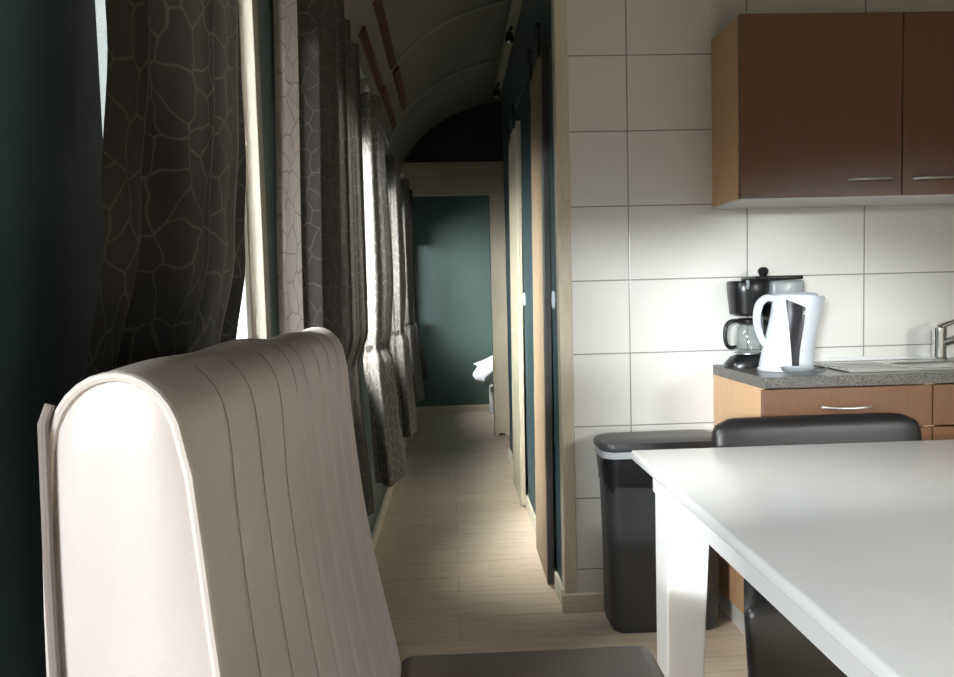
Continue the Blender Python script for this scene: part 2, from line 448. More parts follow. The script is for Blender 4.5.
# small ceiling spots by the corridor moulding
for (x, y, z, lb) in ((.372, 4.02, 2.66, 'small chrome ceiling spot by the moulding, nearer the kitchen'), (.36, 4.95, 2.62, 'small chrome ceiling spot by the moulding, nearer the dark arch')):
    t = thing('ceiling_spot', lb, 'spotlight', (x, y, z + .06), 'corridor ceiling spots')
    MB().tube([(x + .02, y, z + .07), (x, y, z + .03)], .009, 8).build('bracket', M['iron'], t)
    MB().lathe([(.010, .035), (.022, .02), (.026, -.02), (.020, -.022)], (x, y, z), 16).build('spot_head', M['iron'], t)
    MB().lathe([(.019, -.0225), (.012, -.030), (.003, -.032)], (x, y, z), 14).build('bulb', M['chrome'], t)

# ------------------------------------------------------------------ sliding doors of the corridor
def sliding_door(n, y0, y1, z0, z1, hang, label, mat, edge):
    x0, x1, ln = .370, .394, .018
    def slab(a, b, dx=0):
        return MB().hexa([(x0 - dx, a, z0), (x1, a, z0), (x1, b, z0), (x0 - dx, b, z0), (x0 + ln - dx, a, z1), (x1 + ln, a, z1), (x1 + ln, b, z1), (x0 + ln - dx, b, z1)], .002)
    d = struct(slab(y0 + edge, y1).build('door_%d' % n, mat, smooth=False), label, 'door')
    slab(y0, y0 + edge + .002, .003).build('door_edge', M['door_grey'] if n == 1 else mat, d, smooth=False)
    for y in hang:
        h = MB().box((x0 + .004, y - .013, z1 - .03), (x0 + ln - .004, y + .013, z1 + .06), .003)
        t = bmesh.new(); bmesh.ops.create_cone(t, cap_ends=True, segments=20, radius1=.030, radius2=.030, depth=.014)
        h.merge(t, Matrix.Translation((x0 + ln - .012, y, z1 + .07)) @ Matrix.Rotation(PI / 2, 4, 'Y'))
        h.build('door_hanger', M['iron'], d)
    return d
sliding_door(1, 2.80, 3.22, .02, 2.19, (2.84, 3.14), 'oak sliding door with dark edge, nearer of the two along the corridor', M['door_oak'], .035)
sliding_door(2, 3.90, 4.42, .02, 2.17, (3.94, 4.34), 'pale sliding door farther along the corridor', M['cream'], .012)
r = MB().box((.398, 2.66, 2.262), (.406, 4.7, 2.286), .002)
for y in (2.75, 3.6, 4.6): r.box((.405, y - .012, 2.266), (XR - .0005, y + .012, 2.282))
tag(r.build('sliding_door_rail', M['teal'], smooth=False), 'dark rail above the corridor sliding doors', 'rail')
def flush_door(n, y0, y1, yk, label):
    d = struct(MB().box((XR - .012, y0, .078), (XR - .0005, y1, 2.15), .002).build('door_%d' % n, M['teal_door'], smooth=False), label, 'door')
    k = MB().tube([(XR - .012, yk, 1.19), (XR - .016, yk, 1.19)], .009, 12)
    k.lathe([(.004, -.036), (.013, -.028), (.015, 0), (.013, .028), (.004, .036)], (XR - .020, yk, 1.19), 18, sx=.6)
    tag(k.build('door_knob', M['wplastic'], d), 'white door knob')
flush_door(3, 2.664, 2.79, 2.69, 'teal door with white knob just behind the pale post')
flush_door(4, 3.40, 3.86, 3.76, 'teal door with white knob between the two sliding doors')

# window jamb board by the nearest curtain
jb = MB().box((XL - .075, 1.590, .925), (XL + .002, 1.632, 2.08), .001).build('trim_6', M['jamb'], smooth=False)
struct(jb, 'cream window jamb board with screw heads beside the nearest curtain', 'trim')
for z, x in ((1.838, -.440), (1.560, -.443), (1.281, -.443)):
    t = MB(); c = bmesh.new(); bmesh.ops.create_cone(c, cap_ends=True, segments=12, radius1=.0035, radius2=.0045, depth=.003)
    t.merge(c, Matrix.Translation((x, 1.5885, z)) @ Matrix.Rotation(PI / 2, 4, 'X')).build('screw', M['brass'], jb)

# ------------------------------------------------------------------ curtains
def smooth(t): t = max(0, min(1, t)); return t * t * (3 - 2 * t)
def lerp_tab(tab, z):
    # tab: list of (z, v...) descending or ascending in z
    tab = sorted(tab)
    if z <= tab[0][0]: return tab[0][1:]
    for a, b in zip(tab, tab[1:]):
        if z <= b[0]:
            t = smooth((z - a[0]) / (b[0] - a[0])); return tuple(p + (q - p) * t for p, q in zip(a[1:], b[1:]))
    return tab[-1][1:]
def sheet_curtain(name, ztop, zbot, tab, folds, amp, mat, cloth_w, label, group, seed, nz=60, nu=160, sharp=.7, hook=0):
    # tab rows: z, y_left, y_right, x_left, x_right, amp_factor
    rnd = random.Random(seed); ph = [rnd.uniform(-.5, .5) for _ in range(6)]
    P, U = [], []
    for i in range(nz + 1):
        z = ztop + (zbot - ztop) * i / nz
        ya, yb, xa, xb, af = lerp_tab(tab, z)
        row, ur = [], []
        for j in range(nu + 1):
            u = j / nu
            a = 2 * PI * folds * (u + .03 * math.sin(2 * PI * u * 2 + ph[0])) + ph[1] + .25 * math.sin(z * 2.2 + ph[2])
            s = math.sin(a); s = math.copysign(abs(s) ** sharp, s)
            off = amp * af * (s * (1 + .25 * math.sin(5 * u + ph[3])) + .12 * math.sin(3 * a + ph[4] + z))
            y = ya + (yb - ya) * u + .25 * amp * af * math.sin(2 * a)
            x = xa + (xb - xa) * u + off * (smooth(u / .06) if hook else 1) - hook * (1 - smooth(u / .045))
            if hook: y -= .015 * smooth(u / .04) * (1 - smooth((u - .04) / .05))
            row.append(Vector((max(x, XL + .006), y, z))); ur.append((u * cloth_w + seed, z))
        P.append(row); U.append(ur)
    return tag(MB().grid(P, U).build(name, mat, angle=75), label, 'curtain', group)
# 1: the nearest, big dark flat curtain, drawn back to its lower left
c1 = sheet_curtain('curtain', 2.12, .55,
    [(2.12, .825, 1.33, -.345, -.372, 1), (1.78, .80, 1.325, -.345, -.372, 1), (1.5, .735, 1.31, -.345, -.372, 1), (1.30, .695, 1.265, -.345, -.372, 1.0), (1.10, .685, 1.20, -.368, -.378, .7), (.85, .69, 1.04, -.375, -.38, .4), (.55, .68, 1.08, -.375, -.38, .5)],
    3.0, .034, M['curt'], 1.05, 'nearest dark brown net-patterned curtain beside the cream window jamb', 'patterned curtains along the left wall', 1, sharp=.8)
# 2: second one, its near edge coloured pale to stand for window light
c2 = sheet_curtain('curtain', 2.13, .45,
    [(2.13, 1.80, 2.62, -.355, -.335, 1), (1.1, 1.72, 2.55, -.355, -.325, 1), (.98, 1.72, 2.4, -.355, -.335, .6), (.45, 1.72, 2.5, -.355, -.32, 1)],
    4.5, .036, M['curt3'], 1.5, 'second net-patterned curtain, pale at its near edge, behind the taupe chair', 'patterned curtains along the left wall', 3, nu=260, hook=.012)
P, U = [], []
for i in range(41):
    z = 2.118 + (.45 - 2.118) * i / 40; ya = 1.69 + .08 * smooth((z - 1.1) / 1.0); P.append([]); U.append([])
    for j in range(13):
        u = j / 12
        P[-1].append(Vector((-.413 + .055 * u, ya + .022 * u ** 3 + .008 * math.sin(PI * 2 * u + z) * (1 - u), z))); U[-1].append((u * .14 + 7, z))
MB().grid(P, U).build('lit_edge_fold', M['curt_lit_edge'], c2, angle=80)['label'] = 'curtain edge coloured pale for window light'
def column_curtain(name, cy, cx, ztop, tab, zbot, folds, mat, label, seed, ztie, nz=70, nu=140):
    # gathered curtain: tab rows z, half_x, half_y, dx, dy
    rnd = random.Random(seed); ph = [rnd.uniform(0, 6) for _ in range(6)]
    P, U = [], []
    for i in range(nz + 1):
        z = ztop + (zbot - ztop) * i / nz
        hx, hy, dx, dy = lerp_tab(tab, z)
        row, ur = [], []
        for j in range(nu + 1):
            th = 2 * PI * j / nu
            w = 1 + .09 * math.sin(folds * th + ph[0] + .35 * math.sin(2.5 * z + ph[1])) + .03 * math.sin(2 * folds * th + ph[2]) + .05 * math.sin(3 * th + ph[3])
            x = cx + dx + hx * w * math.cos(th); y = cy + dy + hy * w * math.sin(th)
            row.append(Vector((max(x, XL + .006 + .002 * math.sin(th * 3)), y, z))); ur.append((j / nu * 1.2 + seed, z))
        P.append(row); U.append(ur)
    o = tag(MB().grid(P, U).build(name, mat, angle=75), label, 'curtain', 'patterned curtains along the left wall')
    hx, hy, dx, dy = lerp_tab(tab, ztie)
    rr = []
    for dz, k in ((-.016, 1.0), (-.013, 1.10), (.013, 1.10), (.016, 1.0)):
        rr.append([Vector((max(cx + dx + hx * k * math.cos(2 * PI * q / 40), XL + .004), cy + dy + hy * k * math.sin(2 * PI * q / 40), ztie + dz + .01 * math.cos(2 * PI * q / 40))) for q in range(40)])
    MB().rings(rr, True, False).build('tieback', M['curt'], o)
    return o
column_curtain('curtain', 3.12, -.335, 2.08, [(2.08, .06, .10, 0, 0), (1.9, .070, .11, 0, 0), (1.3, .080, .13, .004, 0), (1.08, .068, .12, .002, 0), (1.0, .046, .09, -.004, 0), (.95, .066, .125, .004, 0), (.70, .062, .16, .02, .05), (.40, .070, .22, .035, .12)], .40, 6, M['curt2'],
    'net-patterned curtain coloured bright for window light, tied at the middle, third along the corridor', 5, 1.0)
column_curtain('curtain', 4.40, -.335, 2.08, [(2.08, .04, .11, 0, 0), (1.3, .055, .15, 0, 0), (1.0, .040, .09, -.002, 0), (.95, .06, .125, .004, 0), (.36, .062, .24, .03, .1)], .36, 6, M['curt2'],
    'tied net-patterned curtain just beyond the bright third one, fourth along the corridor', 8, 1.0)
column_curtain('curtain', 5.25, -.325, 2.08, [(2.08, .04, .10, 0, 0), (1.3, .05, .13, 0, 0), (1.03, .038, .09, 0, 0), (.98, .055, .125, .008, 0), (.45, .062, .2, .04, .06)], .45, 6, M['curt2'],
    'slim tied net-patterned curtain, fifth along the corridor, last but one before the green room', 11, 1.02)
column_curtain('curtain', 5.72, -.325, 2.08, [(2.08, .04, .07, 0, 0), (1.03, .038, .07, 0, 0), (.98, .055, .10, .008, 0), (.55, .068, .12, .05, .02)], .55, 9, M['curt'],
    'tied dark net-patterned curtain nearest the doorway to the green room, farthest of the row', 14, 1.03)
# curtain rods
def rod(y0, y1, x, z, label):
    t = thing('curtain_rod', label, 'curtain rod', (x, (y0 + y1) / 2, z), 'curtain rods on the left wall')
    MB().tube([(x, y0, z), (x, y1, z)], .009, 12).build('pole', M['steel'], t)
    for y, s in ((y0, -1), (y1, 1)):
        MB().tube([(x, y - s * .002, z), (x, y + s * .012, z), (x, y + s * .026, z), (x, y + s * .034, z)], [.010, .016, .016, .006], 12).build('finial', M['steel'], t)
    for y in (y0 + .04, y1 - .04):
        MB().tube([(XL + .001, y, z), (x - .008, y, z)], .006, 8).build('bracket', M['steel'], t)
rod(.70, 1.50, -.36, 2.137, 'short metal curtain rod above the nearest window')
rod(1.66, 2.98, -.345, 2.147, 'metal curtain rod ending beside the bright third curtain')
rod(3.06, 4.52, -.335, 2.098, 'metal curtain rod over the third and fourth curtains')
rod(5.10, 5.86, -.325, 2.098, 'metal curtain rod farthest down the corridor')

# ------------------------------------------------------------------ big taupe chair
def leather_seat(x0, x1, y0, y1, z0, z1, bev):
    return MB().box((x0, y0, z0), (x1, y1, z1), bev, 5)
def taupe_chair():
    t = thing('dining_chair', 'wide taupe leather high-backed chair with vertical stitched channels, left of the white table', 'chair', (.05, .98, 0))
    Y0, Y1 = .552, 1.42
    seams = [.645 + .0945 * k for k in range(8)]
    # profile (x, z) from front foot of the back, up over the top, down the rear
    prof = []
    for k in range(17):
        z = .40 + (1.085 - .40) * k / 16; u = (z - .48) / .63
        prof.append((-.121 - .089 * u - .016 * math.sin(PI * max(0, min(1, u))), z, 1.0))
    cx, cz, rx, rz = -.2640, 1.090, .057, .071
    for k in range(1, 15):
        a = PI * k / 15
        prof.append((cx + rx * math.cos(a) - .0, cz + rz * math.sin(a), max(0, math.cos(a)) ** .5 * .8 if a < PI / 2 else 0))
    for k in range(13):
        z = 1.085 - (1.085 - .40) * k / 12
        prof.append((-.322 - .006 * math.sin(PI * k / 12), z, 0))
    for _ in range(3):
        prof = [prof[0]] + [((a[0] + 2 * b[0] + c[0]) / 4, (a[1] + 2 * b[1] + c[1]) / 4, b[2]) for a, b, c in zip(prof, prof[1:], prof[2:])] + [prof[-1]]
    ny = 174
    P = []
    n = len(prof)
    def nrm(i):
        a = prof[max(i - 1, 0)]; b = prof[min(i + 1, n - 1)]
        d = Vector((b[0] - a[0], 0, b[1] - a[1])).normalized(); return Vector((d.z, 0, -d.x))
    N = [nrm(i) for i in range(n)]
    for j in range(ny + 1):
        y = Y0 + (Y1 - Y0) * j / ny
        e = min(y - Y0, Y1 - y)
        inset = .003 * (1 - min(1, e / .02)) ** 2
        if Y1 - y < .07: inset += .018 * (1 - (Y1 - y) / .07) ** 2
        g = min(abs(y - s) for s in seams)
        puff = .0038 * (1 - math.exp(-(g / .009) ** 2)) - 0
        wav = .004 * math.sin(9.0 * y + .5) + .003 * math.sin(23 * y)
        row = []
        for i, (x, z, f) in enumerate(prof):
            top = max(0, min(1, (z - 1.0) / .1))
            row.append(Vector((x, y, z)) + N[i] * (puff * f * (1.0 if i < 17 else .5) - inset + wav * top * .8))
        P.append(row)
    MB().grid(P).build('backrest', M['taupe'], t, angle=60)
    # side gussets (near and far): slightly domed panels filling the profile
    for (y, s) in ((Y0, -1), (Y1, 1)):
        R = P[0] if s < 0 else P[-1]
        it = max(range(n), key=lambda i: R[i].z); F, B = R[:it + 1], R[it:][::-1]
        def at(L, z):
            for a, b in zip(L, L[1:]):
                if a.z <= z <= b.z: return a.lerp(b, (z - a.z) / max(1e-9, b.z - a.z))
            return L[-1]
        zt = R[it].z; G = []
        for q in range(61):
            u = q / 60; z = .401 + (zt - .402) * (1 - (1 - u) ** 1.6)
            a, b = at(F, z), at(B, z); row = []
            for k in range(17):
                v = k / 16; p = a.lerp(b, v)
                d = math.sin(PI * v) ** .6 * min(1, (zt - z) / .05 + .0)
                p.y = y + s * (.009 * d + .0015 * math.sin(v * 9 + z * 6) * d); row.append(p)
            G.append(row)
        MB().grid(G).build('side_panel', M['taupe'], t, angle=60)
    # piping along both side edges and down the rear edge
    near = [Vector(p) + Vector((0, -.002, 0)) for p in P[0]]
    far = [Vector(p) + Vector((0, .001, 0)) for p in P[-1]]
    MB().tube(near, .0042, 8).build('piping', M['piping'], t)
    MB().tube(far, .0042, 8).build('piping', M['piping'], t)
    MB().tube([(-.313, Y0 - .010, .40), (-.317, Y0 - .010, .75), (-.316, Y0 - .010, 1.0), (-.314, Y0 - .009, 1.12), (-.310, Y0 - .005, 1.134)], .004, 8).build('rear_welt', M['seat'], t)
    # stitched seams
    for s in seams:
        j = round((s - Y0) / (Y1 - Y0) * ny)
        pts = [P[j][i] + N[i] * .0006 for i in range(1, 22)]
        MB().tube(pts, .0006, 6).build('stitched_seam', M['stitch'], t)
    MB().box((-.128, Y0 + .005, .36), (.398, Y1 - .005, .482), .032, 6).build('seat', M['seat'], t)
    MB().box((-.29, Y0 + .02, .30), (.375, Y1 - .02, .365), .006).build('seat_frame', M['legwood'], t, smooth=False)
    for x in (-.27, .355):
        for y in (Y0 + .05, Y1 - .05):
            MB().hexa([(x - .018, y - .018, 0), (x + .018, y - .018, 0), (x + .018, y + .018, 0), (x - .018, y + .018, 0),
                       (x - .026, y - .026, .31), (x + .026, y - .026, .31), (x + .026, y + .026, .31), (x - .026, y + .026, .31)], .003).build('leg', M['legwood'], t, smooth=False)
taupe_chair()

# ------------------------------------------------------------------ black chair behind the table
def black_chair():
    t = thing('dining_chair', 'black leather chair tucked under the far side of the white table', 'chair', (1.11, 1.85, 0))
    cx = 1.108
    rs = []
    for k in range(25):
        u = k / 24; z = .40 + u * .418
        w = .225 + .098 * smooth((z - .40) / .33)
        top = max(0, (z - .765) / .053); sh = 1 - .13 * (1 - math.sqrt(max(0, 1 - top ** 2)))
        w *= sh; th = .030 * math.sqrt(max(.02, 1 - max(0, (z - .79) / .03) ** 2))
        yc = 2.03 + .06 * u
        ring = []
        for q in range(48):
            a = 2 * PI * q / 48; ca, sa = math.cos(a), math.sin(a)
            ring.append(Vector((cx + w * math.copysign(abs(ca) ** .25, ca), yc + th * math.copysign(abs(sa) ** .6, sa), z - .006 * abs(ca) ** 4 * u)))
        rs.append(ring)
    MB().rings(rs).build('backrest', M['black'], t, angle=50)
    MB().hexa([(.69, 1.60, .20), (1.53, 1.60, .20), (1.36, 2.03, .20), (.87, 2.03, .20),
               (.668, 1.585, .462), (1.55, 1.585, .462), (1.37, 2.05, .462), (.865, 2.05, .462)], .03, 5).build('seat', M['black'], t)
    for x, y in ((.77, 1.67), (1.445, 1.67), (.93, 1.98), (1.285, 1.98)):
        MB().hexa([(x - .018, y - .018, 0), (x + .018, y - .018, 0), (x + .018, y + .018, 0), (x - .018, y + .018, 0),
                   (x - .024, y - .024, .27), (x + .024, y - .024, .27), (x + .024, y + .024, .27), (x - .024, y + .024, .27)], .003).build('leg', M['legwood'], t, smooth=False)
black_chair()

# ------------------------------------------------------------------ white table
def table():
    t = thing('dining_table', 'white lacquered dining table with square tapered legs', 'table', (1.25, 1.37, 0))
    x0, x1, y0, y1 = .515, 1.98, .72, 2.007
    MB().box((x0, y0, .722), (x1, y1, .75), .006, 3).build('tabletop', M['table'], t)
    a = MB(); i = .035
    a.box((x0 + i, y0 + .1, .655), (x0 + i + .02, y1 - .1, .723)).box((x1 - i - .02, y0 + .1, .655), (x1 - i, y1 - .1, .723))
    a.box((x0 + .1, y0 + i, .655), (x1 - .1, y0 + i + .02, .723)).box((x0 + .1, y1 - i - .02, .655), (x1 - .1, y1 - i, .723))
    a.build('apron', M['table'], t, smooth=False)
    for sx, X in ((1, x0 + .04), (-1, x1 - .04)):
        for sy, Y in ((1, y0 + .085), (-1, y1 - .1)):
            w = .118; v = .095
            xa, xb = sorted((X, X + sx * w)); ya, yb = sorted((Y, Y + sy * w))
            xc, xd = sorted((X, X + sx * v)); yc, yd = sorted((Y, Y + sy * v))
            MB().hexa([(xc, yc, 0), (xd, yc, 0), (xd, yd, 0), (xc, yd, 0), (xa, ya, .7225), (xb, ya, .7225), (xb, yb, .7225), (xa, yb, .7225)], .004).build('leg', M['table'], t, smooth=False)
table()

# ------------------------------------------------------------------ bin
def rbox(cx, cy, hx, hy, r, z, n=6):
    pts = []
    for sx, sy, a0 in ((1, 1, 0), (-1, 1, PI / 2), (-1, -1, PI), (1, -1, 1.5 * PI)):
        for k in range(n + 1):
            a = a0 + PI / 2 * k / n
            pts.append(Vector((cx + sx * (hx - r) + r * math.cos(a), cy + sy * (hy - r) + r * math.sin(a), z)))
    return pts
def trash():
    cx, cy = .738, 2.485
    t = thing('trash_bin', 'tall charcoal plastic bin with lid and black bag against the tiled wall', 'bin', (cx, cy, 0))
    rs = []
    for z, k in ((.0, .93), (.012, .965), (.03, .985), (.3, 1.0), (.53, 1.035), (.64, 1.05)):
        rs.append(rbox(cx, cy, .200 * k, .088 * min(k, 1.0), .045, z))
    MB().rings(rs).build('body', M['bin'], t)
    rs = []
    N = 28
    for z, k in ((.655, 1.055), (.62, 1.065), (.58, 1.062), (.545, 1.05), (.528, 1.046)):
        ring = rbox(cx, cy, .202 * k, .0885 * k, .048, z)
        if z < .56:
            for q, p in enumerate(ring): p.z += .014 * math.sin(q * 1.7) + .01 * math.sin(q * .6)
        else:
            for q, p in enumerate(ring):
                p.x += .0025 * math.sin(q * 2.3 + z * 40); p.y += .0018 * math.sin(q * 1.9 + z * 60)
        rs.append(ring)
    MB().rings(rs, True, False).build('bag', M['bag'], t)
    MB().rings([rbox(cx, cy, .223, .099, .052, z) for z in (.632, .636, .650, .6545)]).build('bag_ring', M['binring'], t)
    rs = [rbox(cx, cy, h, d, r, z) for h, d, r, z in ((.222, .094, .05, .655), (.227, .0965, .052, .660), (.227, .0965, .052, .672), (.221, .093, .05, .684), (.20, .076, .045, .691), (.12, .04, .03, .694))]
    MB().rings(rs).build('lid', M['binlid'], t)
trash()

# ------------------------------------------------------------------ kitchen
CX0, CX1, CX2 = .984, 1.541, 2.12
CY, CW = 2.197, YT
def bow_handle(mb, x0, x1, y, z, r=.0045, out=.024):
    pts = []
    for k in range(13):
        u = k / 12
        pts.append((x0 + (x1 - x0) * u, y - out * (1 - (2 * u - 1) ** 4), z - .002 * math.sin(PI * u)))
    return mb.tube(pts, r, 8)
def base_unit(xa, xb, hx, label):
    t = thing('base_cabinet', label, 'kitchen cabinet', ((xa + xb) / 2, 2.4, 0), 'base units under the worktop')
    MB().box((xa + .0005, CY, .085), (xa + .018, CW - .003, .893)).box((xb - .018, CY, .085), (xb - .0005, CW - .003, .893)).box((xa + .018, CY, .085), (xb - .018, CW - .003, .103)).box((xa + .018, CW - .012, .103), (xb - .018, CW - .003, .893)).build('carcass', M['cabs'], t, smooth=False)
    MB().box((xa + .012, CY + .02, 0), (xb - .0005, CW - .025, .0855)).build('plinth', M['cabw'], t, smooth=False)
    d = MB().box((xa + .0015, CY - .018, .758), (xb - .0025, CY - .001, .889), .0015).build('drawer', M['cabf'], t, smooth=False)
    bow_handle(MB(), *hx, CY - .0175, .827).build('handle', M['handle'], d)
    d = MB().box((xa + .0015, CY - .018, .09), (xb - .0025, CY - .001, .752), .0015).build('door', M['cabf'], t, smooth=False)
    bow_handle(MB(), *hx, CY - .0175, .70).build('handle', M['handle'], d)
base_unit(CX0, CX1, (1.178, 1.342), 'brown beech base cabinet under the left end of the worktop')
base_unit(CX1, CX2, (1.75, 1.91), 'brown beech base cabinet under the sink, next to the left one')
def wall_unit(xa, xb, hx, label):
    t = thing('wall_cabinet', label, 'kitchen cabinet', ((xa + xb) / 2, 2.47, 1.515), 'wall cupboards over the worktop')
    MB().box((xa + .0005, 2.362, 1.5185), (xb - .0005, CW - .002, 2.125)).build('carcass', M['cabs'], t, smooth=False)
    MB().box((xa + .001, 2.345, 1.5125), (xb - .001, CW - .003, 1.5183)).build('underside', M['cabw'], t, smooth=False)
    d = MB().box((xa + .0008, 2.343, 1.5155), (xb - .003, 2.361, 2.123), .0015).build('door', M['cabf'], t, smooth=False)
    bow_handle(MB(), *hx, 2.3435, 1.572).build('handle', M['handle'], d)
wall_unit(CX0, 1.541, (1.352, 1.508), 'brown beech wall cupboard on the left, above the coffee maker')
wall_unit(1.541, 2.10, (1.578, 1.735), 'brown beech wall cupboard on the right, cut by the photo edge')
sx0, sx1, sy0, sy1 = 1.30, 2.06, 2.235, 2.535
bx0, bx1, by0, by1 = 1.562, 1.90, 2.265, 2.455
w = MB()
for a, b in (((CX0, 2.178), (bx0, YT - .0005)), ((bx1, 2.178), (CX2 + .01, YT - .0005)), ((bx0, 2.178), (bx1, by0)), ((bx0, by1), (bx1, YT - .0005))):
    w.box((*a, .894), (*b, .929))
tag(w.build('worktop', M['granite'], smooth=False), 'dark speckled laminate worktop over the base cabinets', 'worktop')
struct(MB().box((CX0, YT - .010, .9295), (CX2, YT - .0005, .945), .003).build('trim_7', M['white'], smooth=False), 'white sealing strip between worktop and tiles', 'trim')
s = thing('kitchen_sink', 'stainless steel sink with drainer set into the dark worktop', 'sink', (1.68, 2.385, .93))
p = MB()
for a, b in (((sx0, sy0), (bx0, sy1)), ((bx1, sy0), (sx1, sy1)), ((bx0, sy0), (bx1, by0)), ((bx0, by1), (bx1, sy1))): p.box((*a, .9295), (*b, .934), .001)
for k in range(5): p.box((sx0 + .02, sy0 + .05 + k * .045, .934), (bx0 - .03, sy0 + .062 + k * .045, .937), .001)
p.build('drainer', M['steel'], s, smooth=False)
bcx, bcy = (bx0 + bx1) / 2, (by0 + by1) / 2
MB().rings([rbox(bcx, bcy, .168, .093, .04, .934), rbox(bcx, bcy, .162, .088, .04, .925), rbox(bcx, bcy, .15, .08, .045, .82), rbox(bcx, bcy, .11, .05, .03, .80), rbox(bcx, bcy, .02, .02, .012, .797), rbox(bcx, bcy, .001, .001, .0005, .797)], True, False).build('bowl', M['steel'], s)
# tap
fx, fy = 1.785, 2.495
s = thing('faucet', 'chrome single-lever tap at the back of the sink', 'tap', (fx, fy, .934))
MB().lathe([(.030, 0), (.030, .006), (.024, .012), (.022, .08), (.024, .10), (.023, .118), (.012, .124)], (fx, fy, .934), 24).build('body', M['chrome'], s)
MB().tube([(fx + .01, fy - .01, .995), (fx + .04, fy - .05, 1.02), (fx + .08, fy - .10, 1.055), (fx + .105, fy - .135, 1.064), (fx + .115, fy - .15, 1.052), (fx + .117, fy - .153, 1.03)], [.015, .014, .013, .013, .013, .012], 14, sm=5).build('spout', M['chrome'], s)
MB().tube([(fx - .004, fy, 1.052), (fx + .02, fy - .01, 1.066), (fx + .075, fy - .03, 1.09)], [.014, .010, .007], 12).build('lever', M['chrome'], s)

# ------------------------------------------------------------------ coffee maker
def coffee_maker():
    t = thing('coffee_maker', 'black filter coffee maker with glass jug, left of the white kettle', 'coffee maker', (1.12, 2.505, .929))
    z0 = .930; y = 2.522
    def ell(cx, cy, hx, hy, z, n=36, p=.8):
        return [Vector((cx + hx * math.copysign(abs(math.cos(2 * PI * k / n)) ** p, math.cos(2 * PI * k / n)), cy + hy * math.copysign(abs(math.sin(2 * PI * k / n)) ** p, math.sin(2 * PI * k / n)), z)) for k in range(n)]
    MB().rings([ell(1.125, y, .125, .062, z0), ell(1.125, y, .124, .062, z0 + .012), ell(1.128, y, .105, .058, z0 + .035), ell(1.135, y, .075, .055, z0 + .046)]).build('base', M['bplastic'], t)
    MB().rings([ell(1.085, y, .050, .050, z0 + .0465, p=1), ell(1.085, y, .050, .050, z0 + .0505, p=1)]).build('hot_plate', M['steel'], t)
    MB().box((1.165, y - .055, z0 + .03), (1.262, y + .06, z0 + .225), .012, 3).build('column', M['bplastic'], t)
    MB().box((1.150, y - .06, z0 + .226), (1.268, y + .062, z0 + .309), .010, 3).build('water_tank', M['gplastic'], t)
    MB().rings([ell(1.082, y, .050, .050, z0 + .190, p=1), ell(1.082, y, .060, .058, z0 + .193, p=.9), ell(1.084, y, .069, .064, z0 + .27, p=.8), ell(1.084, y, .071, .066, z0 + .305, p=.8), ell(1.084, y, .066, .062, z0 + .312, p=.8)]).build('filter_basket', M['bplastic'], t)
    MB().tube([(1.055, y - .066, z0 + .285), (1.055, y - .073, z0 + .297), (1.055, y - .068, z0 + .312)], .006, 8).build('latch', M['gplastic'], t)
    l = MB().box((1.085, y - .062, z0 + .3125), (1.262, y + .064, z0 + .327), .006, 3).build('lid', M['bplastic'], t)
    MB().lathe([(.010, .0), (.017, .012), (.019, .024), (.012, .033), (.003, .035)], (1.142, y, z0 + .326), 18).build('lid_knob', M['bplastic'], l)
    j = MB().lathe([(.030, .052), (.044, .056), (.050, .085), (.050, .115), (.043, .145), (.036, .160)], (1.085, y, z0), 28, cap=False).build('glass_jug', M['jug'], t)
    MB().lathe([(.036, .158), (.039, .160), (.040, .170), (.034, .176)], (1.085, y, z0), 24).build('jug_lid', M['bplastic'], j)
    MB().tube([(1.050, y, z0 + .168), (1.02, y - .004, z0 + .166), (1.002, y - .006, z0 + .150), (.997, y - .006, z0 + .115), (1.003, y - .006, z0 + .082), (1.018, y - .004, z0 + .070), (1.040, y, z0 + .073)], [.007, .0075, .0075, .007, .007, .007, .006], 10, sm=5).build('jug_handle', M['bplastic'], j)
coffee_maker()

